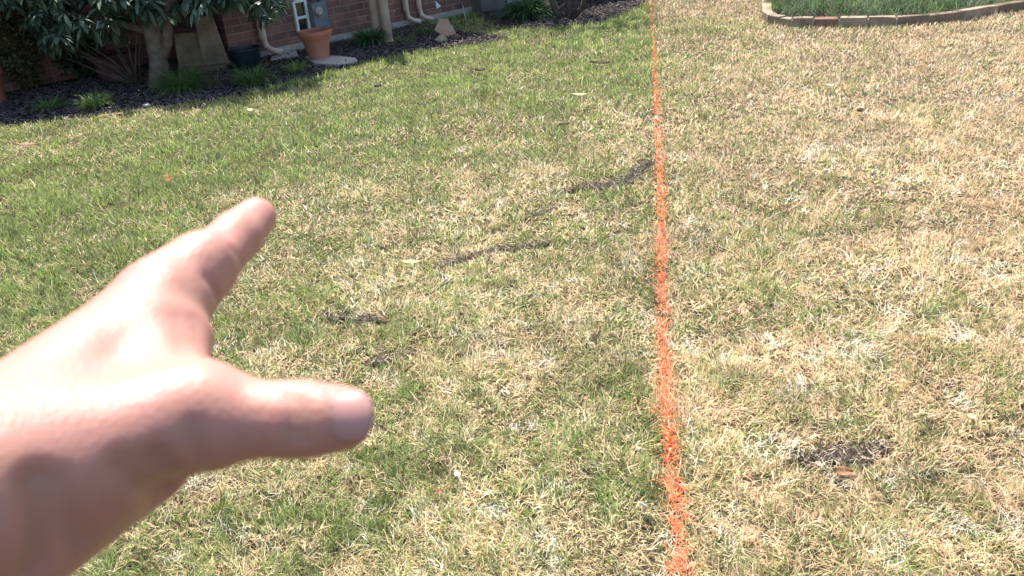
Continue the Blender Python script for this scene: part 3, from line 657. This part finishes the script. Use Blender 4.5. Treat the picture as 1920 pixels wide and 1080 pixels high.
# bare twiggy shrub left of the trunk
p = G(262, 163); sh = empty('twiggy_shrub', tuple(p), 0, 'bare many stemmed shrub fanning out left of the tree trunk', 'shrub')
mb = MB()
for k in range(16):
    a = rng.uniform(-1.15, .35); L_ = rng.uniform(.45, .75); mb.tube([(rng.normal(0, .02), rng.normal(0, .02), 0), (math.sin(a)*L_*.4, rng.normal(0, .08), math.cos(a)*L_*.5), (math.sin(a)*L_, rng.normal(0, .15), math.cos(a)*L_)], [.012, .008, .004], 6)
mb.build('stems', M_bark2, sh, smooth=True)
ct = np.stack([rng.uniform(-.55, .15, 26), rng.normal(0, .12, 26), rng.uniform(.35, .7, 26)], 1)
V, F, S, C = leaf_cloud(ct, 8, .06, .02, ((.02, .05, .03), (.06, .10, .05))); raw_mesh('leaves', V, F, S, M_leaf, sh, C)
# leafy shrubs at the left
def shrub(px, py, rx, ry, rz_, n_, cols, label, zc=None, Ls=.045, Ws=.02):
    p = G(px, py); s_ = empty('shrub', (p[0], p[1]+ry*.6, 0), 0, label, 'shrub'); zc = zc or rz_
    mb = MB()
    for k in range(9):
        e = (rng.uniform(-.7, .7)*rx, rng.uniform(-.6, .6)*ry, zc*rng.uniform(.8, 1.4)); mb.tube([(rng.normal(0, .02), rng.normal(0, .02), 0), (e[0]*.5, e[1]*.5, e[2]*.5), e], [.014, .009, .004], 6)
    mb.build('stems', M_bark2, s_, smooth=True)
    d = rng.normal(0, 1, (n_, 3)); d /= np.linalg.norm(d, axis=1)[:, None]; rr = rng.uniform(.45, 1.0, n_)*(1+.25*(vnoise(d[:, 0]*3, d[:, 2]*3, 1, 5)-.5))
    ct = d*rr[:, None]*np.array([rx, ry, rz_])+np.array([0, 0, zc]); ct = ct[ct[:, 2] > .03]
    V, F, S, C = leaf_cloud(ct, 6, Ls, Ws, cols); raw_mesh('leaves', V, F, S, M_leaf, s_, C); return s_
shrub(38, 175, .26, .22, .44, 620, ((.07, .085, .03), (.20, .17, .08)), 'tall olive brown shrub at the left edge of the bed')
shrub(150, 155, .28, .22, .28, 380, ((.02, .045, .02), (.06, .095, .04)), 'rounded dark green shrub between the boulder and the maroon pot')
# crooked multi stemmed shrub in the far bed
p = G(1062, 36); cs = empty('crooked_shrub', tuple(p), 0, 'crooked multi stemmed shrub with twisted trunks in the far bed', 'shrub')
mb = MB()
for pts, r0_ in (([(-.05, 0, 0), (-.12, .02, .12), (-.20, 0, .35), (-.15, .05, .8)], .05), ([(0, 0, 0), (.04, -.03, .1), (.02, 0, .3), (.1, 0, .8)], .045), ([(.03, .02, 0), (.18, 0, .10), (.24, 0, .26), (.22, 0, .7)], .04),
                 ([(.0, .0, .06), (.12, -.04, .10), (.10, -.05, .17), (.16, -.03, .3), (.3, 0, .7)], .025), ([(-.1, 0, .1), (-.02, -.03, .16), (.06, 0, .3), (-.05, 0, .7)], .022)):
    mb.tube(pts, [r0_*(1-.6*i/(len(pts)-1)) for i in range(len(pts))], 9)
mb.build('stems', M_bark2, cs, smooth=True)
ct = np.stack([rng.normal(0, .5, 260), rng.normal(0, .4, 260), rng.uniform(.5, 1.15, 260)], 1)
V, F, S, C = leaf_cloud(ct, 8, .07, .025, GA); raw_mesh('leaves', V, F, S, M_leaf, cs, C)
shrub(1150, 2, .45, .3, .28, 420, GD, 'low leafy shrub behind the right end of the far bed', zc=.32)

# ---------------------------------------------------------------- raised bed on the right
RBH = .09
rb = empty('raised_bed', (rb_front[4][0], rb_front[4][1], 0), 0, 'curved raised bed with a low mortared stone edge full of strappy ground cover', 'raised bed')
ro = np.array([rb_front[4][0], rb_front[4][1]])
Lf = np.array(rb_front)-ro; seg = np.linalg.norm(np.diff(Lf, axis=0), axis=1); cum = np.concatenate([[0], np.cumsum(seg)])
def on(u): return np.array([np.interp(u, cum, Lf[:, 0]), np.interp(u, cum, Lf[:, 1])])
cuts = [0]; ms = [M_stone, M_stone2, M_stone2, M_stone, M_stone3, M_stone, M_stone2, M_stone2]
# joints at the places the photo shows them
jx = [(1436, 47), (1460, 50), (1484, 51), (1523, 52), (1572, 52), (1626, 51), (1680, 50), (1738, 46), (1800, 39), (1866, 28), (1935, 18)]
for x, y in jx:
    q = np.array(G(x, y)[:2])-ro; best = min(np.linspace(0, cum[-1], 900), key=lambda u: np.hypot(*(on(u)-q))); cuts.append(best)
cuts.append(cum[-1]); cuts = sorted(cuts)
mi = [0, 0, 0, 0, 4, 0, 3, 1, 1, 0, 1, 1, 4]
for i, (a, b2) in enumerate(zip(cuts[:-1], cuts[1:])):
    if b2-a < .03: continue
    g_ = .006; us = np.linspace(a+g_, b2-g_, max(2, int((b2-a)/.12)+1)); mb = MB(); nn = len(us); ins = []; outs = []
    for u in us:
        q = on(u); q2 = on(min(u+.03, cum[-1])); q1 = on(max(u-.03, 0)); tt = (q2-q1)/np.linalg.norm(q2-q1); nin = np.array([-tt[1], tt[0]]); outs.append(q+nin*rng.normal(0, .003)); ins.append(q+nin*.10)
    hz = RBH+rng.normal(0, .005)
    vs = [(x, y, 0) for x, y in outs]+[(x, y, 0) for x, y in ins]+[(x, y, hz+rng.normal(0, .003)) for x, y in outs]+[(x, y, hz) for x, y in ins]
    fs = []
    for k in range(nn-1):
        fs += [(k, k+1, 2*nn+k+1, 2*nn+k), (nn+k+1, nn+k, 3*nn+k, 3*nn+k+1), (2*nn+k, 2*nn+k+1, 3*nn+k+1, 3*nn+k)]
    fs += [(0, 2*nn, 3*nn, nn), (nn-1, 2*nn-1, 4*nn-1, 3*nn-1)]
    o = mb.add(vs, fs).build('edging_stone', [M_stone, M_stone2, M_stone2, M_stone, M_stone3][mi[i % len(mi)]], rb, bevel=.008)
# mortar core, just inside the faces of the stones
us = np.linspace(0, cum[-1], 90); outs = []; ins = []
for u in us:
    q = on(u); q2 = on(min(u+.03, cum[-1])); q1 = on(max(u-.03, 0)); tt = (q2-q1)/np.linalg.norm(q2-q1); nin = np.array([-tt[1], tt[0]]); outs.append(q+nin*.009); ins.append(q+nin*.09)
nn = 90; vs = [(x, y, 0) for x, y in outs]+[(x, y, 0) for x, y in ins]+[(x, y, RBH-.024) for x, y in outs]+[(x, y, RBH-.024) for x, y in ins]; fs = []
for k in range(nn-1): fs += [(k, k+1, 2*nn+k+1, 2*nn+k), (nn+k+1, nn+k, 3*nn+k, 3*nn+k+1), (2*nn+k, 2*nn+k+1, 3*nn+k+1, 3*nn+k)]
MB().add(vs, fs).build('mortar', M_mortar, rb)
soilp = [tuple(np.array(i_)+ro) for i_ in ins] + rb_poly[len(rb_front):]
o = sheet('bed_soil', [(x-ro[0], y-ro[1]) for x, y in soilp], RBH-.03, M_soil); del o['kind']; o.parent = rb
# strappy ground cover
n_ = 90000; sx = [q[0] for q in soilp]; sy = [q[1] for q in soilp]
x = rng.uniform(min(sx), max(sx), n_); y = rng.uniform(min(sy), max(sy), n_); k = inpoly(x, y, soilp); x = x[k][:15000]; y = y[k][:15000]; N = len(x)
fx, fy = G(1500, 42)[:2]
bright = (vnoise(x, y, .35, 61) > .5) & (((x-G(1470, 40)[0])**2+(y-G(1470, 40)[1])**2 < .16) | ((x-G(1615, 30)[0])**2+(y-G(1615, 30)[1])**2 < .09) | ((x-G(1670, 20)[0])**2+(y-G(1670, 20)[1])**2 < .12))
kk = rng.random(N)[:, None]; C = (np.array([.025, .055, .02])*(1-kk)+np.array([.12, .20, .065])*kk)*(.6+.8*vnoise(x, y, .2, 62))[:, None]
C = np.where(bright[:, None], np.array([.16, .30, .03])*(1-kk)+np.array([.33, .46, .06])*kk, C)
P = np.stack([x, y, np.full(N, RBH-.03)], 1)
V, F, S, C = blade_mesh(P, np.where(bright, .13, .24)*rng.uniform(.6, 1.2, N), np.full(N, .007), vnoise(x, y, .3, 63)*12+rng.normal(0, .7, N), rng.uniform(.1, .8, N), rng.uniform(.5, 1.8, N), C, 4, curl=rng.normal(0, .25, N))
o = raw_mesh('ground_cover', V, F, S, M_tuft, None, C); o['kind'] = 'stuff'; tag(o, 'dark green strappy ground cover filling the raised bed', 'ground cover')

# ---------------------------------------------------------------- fallen leaves
def fallen(px, py, L, W, rz, m, label, tilt=.2, name='fallen_leaf', up=.035, cup=.25, cat='leaf'):
    vs = []; fs = []; nu, nv = 9, 5
    for i in range(nu):
        t_ = i/(nu-1); wv = math.sin(math.pi*min(1, max(0, t_*.94+.03)))**.75*W*.5
        for j in range(nv):
            s_ = j/(nv-1)*2-1; vs.append((t_*L-L/2, s_*wv, cup*W*s_*s_+.18*L*(t_-.5)**2+rng.normal(0, .0006)))
    for i in range(nu-1):
        for j in range(nv-1): a = i*nv+j; fs.append((a, a+1, a+nv+1, a+nv))
    o = MB().add(vs, fs).build(name, m, None, smooth=True); md = o.modifiers.new('solid', 'SOLIDIFY'); md.thickness = .0008
    p = G(px, py, up*.7); o.location = (p[0], p[1], up); o.rotation_euler = (tilt, tilt*.6, rz); return tag(o, label, cat, {'leaf': 'fallen leaves on the lawn', 'petal': 'white petals on the lawn'}[cat])
fallen(1578, 889, .06, .03, .1, M_deadleaf, 'curled rust brown leaf under the chip strewn soil patch', up=.02, tilt=.35)
fallen(1533, 876, .022, .018, 1.0, M_pinkrock, 'tiny pinkish brown leaf left of the curled rust brown leaf', up=.03)
fallen(822, 928, .03, .018, .2, M_deadleaf, 'small rust brown leaf low in the grass below the thumb', up=.03)
fallen(1205, 955, .046, .026, 1.9, M_petal, 'white petal in the grass left of the orange line', tilt=.8, up=.04, cup=.15, name='petal', cat='petal')
fallen(770, 497, .10, .022, .05, M_paleleaf, 'long pale leaf lying left of the dark soil ridge', up=.04)
fallen(1612, 213, .075, .05, .6, M_darkleaf, 'dark brown leaf alone on the pale straw side', up=.045)
fallen(709, 166, .09, .06, 1.0, M_darkleaf, 'black curled leaf on the lawn below the downspouts', up=.05)
fallen(900, 136, .09, .06, .3, M_darkleaf, 'dark leaf on the green lawn nearest the tip of the mulch bed', up=.05)
fallen(1124, 122, .17, .05, 0, M_darkleaf, 'long dark leaf on green grass near the orange line', up=.045)
fallen(1086, 183, .13, .04, .1, M_paleleaf, 'pale yellowish leaf on green grass below the long dark leaf', up=.05)
fallen(52, 276, .16, .035, .15, M_deadleaf, 'brown leaf on green grass at the left edge of the photo', up=.045)
fallen(470, 212, .06, .05, .4, M_paleleaf, 'pale round leaf at the lawn edge below the planter', up=.05)
fallen(1057, 238, .07, .04, .4, M_darkleaf, 'small dark leaf on yellowing grass above the longest soil strip', up=.04)
fallen(1192, 116, .05, .035, 1.2, M_darkleaf, 'tiny dark leaf close to the far end of the orange line', up=.05)
fallen(1820, 88+700, .035, .02, .5, M_paleleaf, 'small cream leaf on dry grass at the right edge', up=.035)
fallen(858, 896, .026, .018, 1.9, M_petal, 'withered white petal in the lawn right of the small rust leaf', up=.03, name='petal', cat='petal')

# ---------------------------------------------------------------- hand (signed distance field -> one skin)
def cp(px, py, d): return np.array([(px-960)/FPX*d, (540-py)/FPX*d, d])
VX = .0016
lo = np.array([-.42, -.32, -.26]); hi = np.array([-.02, .06, .42]); dims = np.ceil((hi-lo)/VX).astype(int)
D = np.full(dims, .05, np.float32)
def region(a, b, r, pad):
    mn = np.minimum(a, b)-r-pad; mx = np.maximum(a, b)+r+pad
    i0 = np.clip(((mn-lo)/VX).astype(int), 0, dims); i1 = np.clip(((mx-lo)/VX).astype(int)+2, 0, dims)
    g = [lo[k]+np.arange(i0[k], i1[k], dtype=np.float32)*VX for k in range(3)]
    return tuple(slice(i0[k], i1[k]) for k in range(3)), g[0][:, None, None], g[1][None, :, None], g[2][None, None, :]
def cone(a, b, r1, r2, x, y, z):
    ba = b-a; l2 = float(ba@ba)+1e-12; px_, py_, pz_ = x-a[0], y-a[1], z-a[2]
    t_ = np.clip((px_*ba[0]+py_*ba[1]+pz_*ba[2])/l2, 0, 1)
    return np.sqrt((px_-ba[0]*t_)**2+(py_-ba[1]*t_)**2+(pz_-ba[2]*t_)**2) - (r1+(r2-r1)*t_)
def add(a, b, r1, r2, k=.008):
    sl, x, y, z = region(a, b, max(r1, r2), .03); d = cone(a, b, r1, r2, x, y, z); e = D[sl]
    h = np.clip(k-np.abs(e-d), 0, None)/k; D[sl] = np.minimum(e, d)-h*h*k*.25
def carve(pts, r, depth, k=.004):
    pa = np.array(pts); sl, x, y, z = region(pa.min(0), pa.max(0), r, .01); d = None
    for a, b in zip(pts[:-1], pts[1:]):
        e = cone(a, b, 0, 0, x, y, z); d = e if d is None else np.minimum(d, e)
    D[sl] = D[sl] + depth*np.exp(-(d/r)**2)
# forearm and upper arm behind the camera
elbow = np.array([-.335, -.235, -.02]); shoulder = np.array([-.27, -.10, -.24])
wrist = cp(-70, 925, .205)
add(elbow, shoulder, .045, .052, .02); add(elbow, wrist, .043, .0245, .02)
# palm, back of the hand
MC = {'i': cp(268, 612, .275), 'm': cp(238, 628, .298), 'r': cp(214, 655, .315), 'p': cp(190, 690, .327)}
add(wrist, MC['i'], .0222, .0160, .006); add(wrist, MC['m'], .021, .0150, .004); add(cp(60, 880, .24), MC['r'], .020, .0140, .004); add(cp(60, 900, .25), MC['p'], .020, .0135, .004)
add(cp(70, 830, .225), cp(225, 675, .265), .020, .0165, .008)
# thenar mass and thumb
add(cp(45, 900, .212), cp(352, 778, .234), .0215, .0150, .012)
add(cp(30, 955, .222), cp(255, 850, .246), .0240, .0175, .012)
tM, tI, tT = cp(372, 783, .2345), cp(548, 786, .235), cp(640, 784, .2365)
add(tM, tI, .0138, .0098, .006); add(tI, tT, .0104, .0096, .004); add(cp(300, 760, .245), tM, .015, .0140, .01)
add(cp(500, 786, .2355), cp(585, 786, .236), .0096, .0103, .004)
# web between thumb and index
add(cp(292, 640, .268), cp(318, 735, .25), .0150, .0120, .010); add(cp(300, 690, .262), cp(345, 640, .275), .0110, .0080, .010)
# fingers: index, middle, ring, little
def finger(m, p, d, t, r): add(m, p, r[0], r[1], .005); add(p, d, r[1], r[2], .003); add(d, t, r[2], r[3], .003)
finger(MC['i'], cp(383, 502, .305), cp(443, 443, .325), cp(481, 407, .340), (.0160, .0118, .0098, .0084))
finger(MC['m'], cp(340, 545, .338), cp(388, 503, .362), cp(418, 478, .378), (.0140, .0100, .0088, .0075))
finger(MC['r'], cp(316, 585, .352), cp(362, 545, .374), cp(388, 522, .388), (.0135, .0095, .0082, .0070))
finger(MC['p'], cp(282, 625, .352), cp(322, 590, .368), cp(345, 570, .378), (.0120, .0082, .0072, .0062))
add(cp(305, 562, .284), cp(368, 503, .302), .0160, .0125, .005)
# knuckle and tendon relief
add(cp(372, 492, .296), cp(392, 478, .301), .0085, .0080, .006)
# creases
D0 = D.copy()
def surf(px, py, d):
    for dd in np.arange(.12, .40, .0006):
        q = cp(px, py, dd); i = ((q-lo)/VX).round().astype(int)
        if (i >= 0).all() and (i < dims).all() and D0[tuple(i)] < 0: return q
    return cp(px, py, d)
carve([surf(292, 862, .222), surf(318, 893, .226), surf(352, 905, .228), surf(392, 898, .228)], .0034, .0055)
carve([surf(232, 872, .222), surf(262, 908, .226), surf(305, 930, .232), surf(345, 928, .232)], .0030, .0045)
carve([surf(300, 905, .222), surf(322, 922, .226)], .0028, .0035)
carve([surf(66, 905, .192), surf(70, 930, .196), surf(76, 1060, .205)], .0036, .0055)
carve([surf(98, 915, .194), surf(122, 965, .199), surf(150, 1025, .208)], .0034, .0055)
carve([surf(365, 800, .23), surf(372, 840, .23), surf(380, 866, .23)], .0024, .0022)
for xx, dp in ((574, .0016), (566, .0008), (546, .0014), (538, .0007)):
    carve([surf(xx-3, 738, .226), surf(xx+2, 765, .2235), surf(xx+3, 790, .2235), surf(xx, 825, .2235)], .0013, dp)
carve([surf(330, 600, .27), surf(345, 635, .27), surf(352, 670, .27)], .0035, .0012)
carve([surf(366, 600, .27), surf(372, 640, .27)], .003, .0010)
carve([surf(385, 520, .29), surf(402, 545, .29), surf(412, 565, .29)], .0018, .0016)
carve([surf(436, 468, .30), surf(448, 482, .30), surf(456, 494, .30)], .0016, .0012)
def surface_nets(D):
    ins = D < 0; nx_, ny_, nz_ = D.shape
    c = np.zeros((nx_-1, ny_-1, nz_-1), np.uint8)
    for i in (0, 1):
        for j in (0, 1):
            for k in (0, 1): c += ins[i:nx_-1+i, j:ny_-1+j, k:nz_-1+k]
    act = (c > 0) & (c < 8); idx = np.argwhere(act); vid = np.full(act.shape, -1, np.int64); vid[act] = np.arange(len(idx))
    acc = np.zeros((len(idx), 3)); cnt = np.zeros(len(idx))
    X0, Y0, Z0 = idx.T
    for ax in range(3):
        oth = [a for a in range(3) if a != ax]
        for p in (0, 1):
            for q in (0, 1):
                o0 = np.zeros(3, int); o0[oth[0]] = p; o0[oth[1]] = q; o1 = o0.copy(); o1[ax] = 1
                a = D[X0+o0[0], Y0+o0[1], Z0+o0[2]]; b = D[X0+o1[0], Y0+o1[1], Z0+o1[2]]
                k = (a < 0) != (b < 0); t_ = np.where(k, a/np.where(a-b == 0, 1, a-b), 0)
                pos = np.tile(o0.astype(float), (len(idx), 1)); pos[:, ax] = t_
                acc[k] += pos[k]; cnt[k] += 1
    V = idx + acc/cnt[:, None]; faces = []
    for ax in range(3):
        oth = [a for a in range(3) if a != ax]; s0 = [slice(1, -1)]*3; s0[ax] = slice(0, -1); s1 = list(s0); s1[ax] = slice(1, None)
        a = ins[tuple(s0)]; b = ins[tuple(s1)]; e = np.argwhere(a != b); off = np.array([1, 1, 1]); off[ax] = 0; e2 = e+off
        u_ = np.zeros(3, int); v_ = np.zeros(3, int); u_[oth[0]] = 1; v_[oth[1]] = 1
        g = lambda d: vid[tuple((e2-d).T)]
        q = np.stack([g(u_+v_), g(v_), g(0*u_), g(u_)], 1); fl = a[tuple(e.T)]
        if ax == 1: fl = ~fl
        q[~fl] = q[~fl][:, ::-1]; faces.append(q)
    return V, np.concatenate(faces)
Vh, Fh = surface_nets(D); Vc = lo+Vh*VX
Vw = CO + Vc[:, :1]*cr + Vc[:, 1:2]*cu + Vc[:, 2:3]*cf
M_skin = bpy.data.materials.new('skin'); M_skin.use_nodes = True; n = M_skin.node_tree; b = n.nodes['Principled BSDF']
b.inputs['Roughness'].default_value = .46; b.inputs['Specular IOR Level'].default_value = .45
b.inputs['Subsurface Weight'].default_value = .6; b.inputs['Subsurface Radius'].default_value = (1.0, .35, .2); b.inputs['Subsurface Scale'].default_value = .014
tc = n.nodes.new('ShaderNodeTexCoord'); t = n.nodes.new('ShaderNodeTexNoise'); t.inputs['Scale'].default_value = 55; t.inputs['Detail'].default_value = 5
n.links.new(tc.outputs['Object'], t.inputs['Vector']); r = n.nodes.new('ShaderNodeValToRGB'); r.color_ramp.elements[0].position = .35; r.color_ramp.elements[1].position = .7
r.color_ramp.elements[0].color = (.385, .195, .14, 1); r.color_ramp.elements[1].color = (.43, .20, .16, 1)
n.links.new(t.outputs['Fac'], r.inputs[0]); n.links.new(r.outputs[0], b.inputs['Base Color'])
t2 = n.nodes.new('ShaderNodeTexVoronoi'); t2.inputs['Scale'].default_value = 900; n.links.new(tc.outputs['Object'], t2.inputs['Vector'])
t3 = n.nodes.new('ShaderNodeTexNoise'); t3.inputs['Scale'].default_value = 160; t3.inputs['Detail'].default_value = 4; n.links.new(tc.outputs['Object'], t3.inputs['Vector'])
ad = n.nodes.new('ShaderNodeMath'); ad.operation = 'ADD'; n.links.new(t2.outputs[0], ad.inputs[0]); n.links.new(t3.outputs[0], ad.inputs[1])
u = n.nodes.new('ShaderNodeBump'); u.inputs['Strength'].default_value = .35; u.inputs['Distance'].default_value = .0006; n.links.new(ad.outputs[0], u.inputs['Height']); n.links.new(u.outputs[0], b.inputs['Normal'])
hand = raw_mesh('person', Vw, Fh.ravel(), np.full(len(Fh), 4), M_skin, None, None, True)
sm = hand.modifiers.new('smooth', 'SMOOTH'); sm.factor = .5; sm.iterations = 2
tag(hand, 'bare left arm and hand reaching in from the left, thumb and index finger spread apart', 'person')
# nails: curved plates on the thumb and index tip
def nail(a, axis, face, r, L_, W_ang, name='nail'):
    axis = axis/np.linalg.norm(axis); face = face-axis*(face@axis); face /= np.linalg.norm(face); sd = np.cross(axis, face); vs = []; nu, nv = 12, 11
    for i in range(nu):
        t_ = i/(nu-1); wsc = 1-.55*abs(2*t_-1)**3 - (.12 if t_ > .8 else 0)*(t_-.8)/.2; drop = max(0, t_-.55)**2*1.6
        for j in range(nv):
            an = (j/(nv-1)*2-1)*W_ang*wsc
            p = a+axis*L_*t_ + (face*math.cos(an)+sd*math.sin(an))*(r*(1-drop*.35)); vs.append(p)
    vs = np.array(vs); vs = CO + vs[:, :1]*cr + vs[:, 1:2]*cu + vs[:, 2:3]*cf; f = []
    for i in range(nu-1):
        for j in range(nv-1): q = i*nv+j; f.append((q, q+1, q+nv+1, q+nv))
    o = MB().add(vs, f).build(name, M_nail, hand, smooth=True); md = o.modifiers.new('solid', 'SOLIDIFY'); md.thickness = .0006; md.offset = 0
M_nail = mat('nail', (.40, .205, .175), .4, .35, noise=.04, nscale=80)
nail(cp(628, 784, .2365), tT-tI, np.array([.05, .22, -1.0]), .0097, .0115, .85)
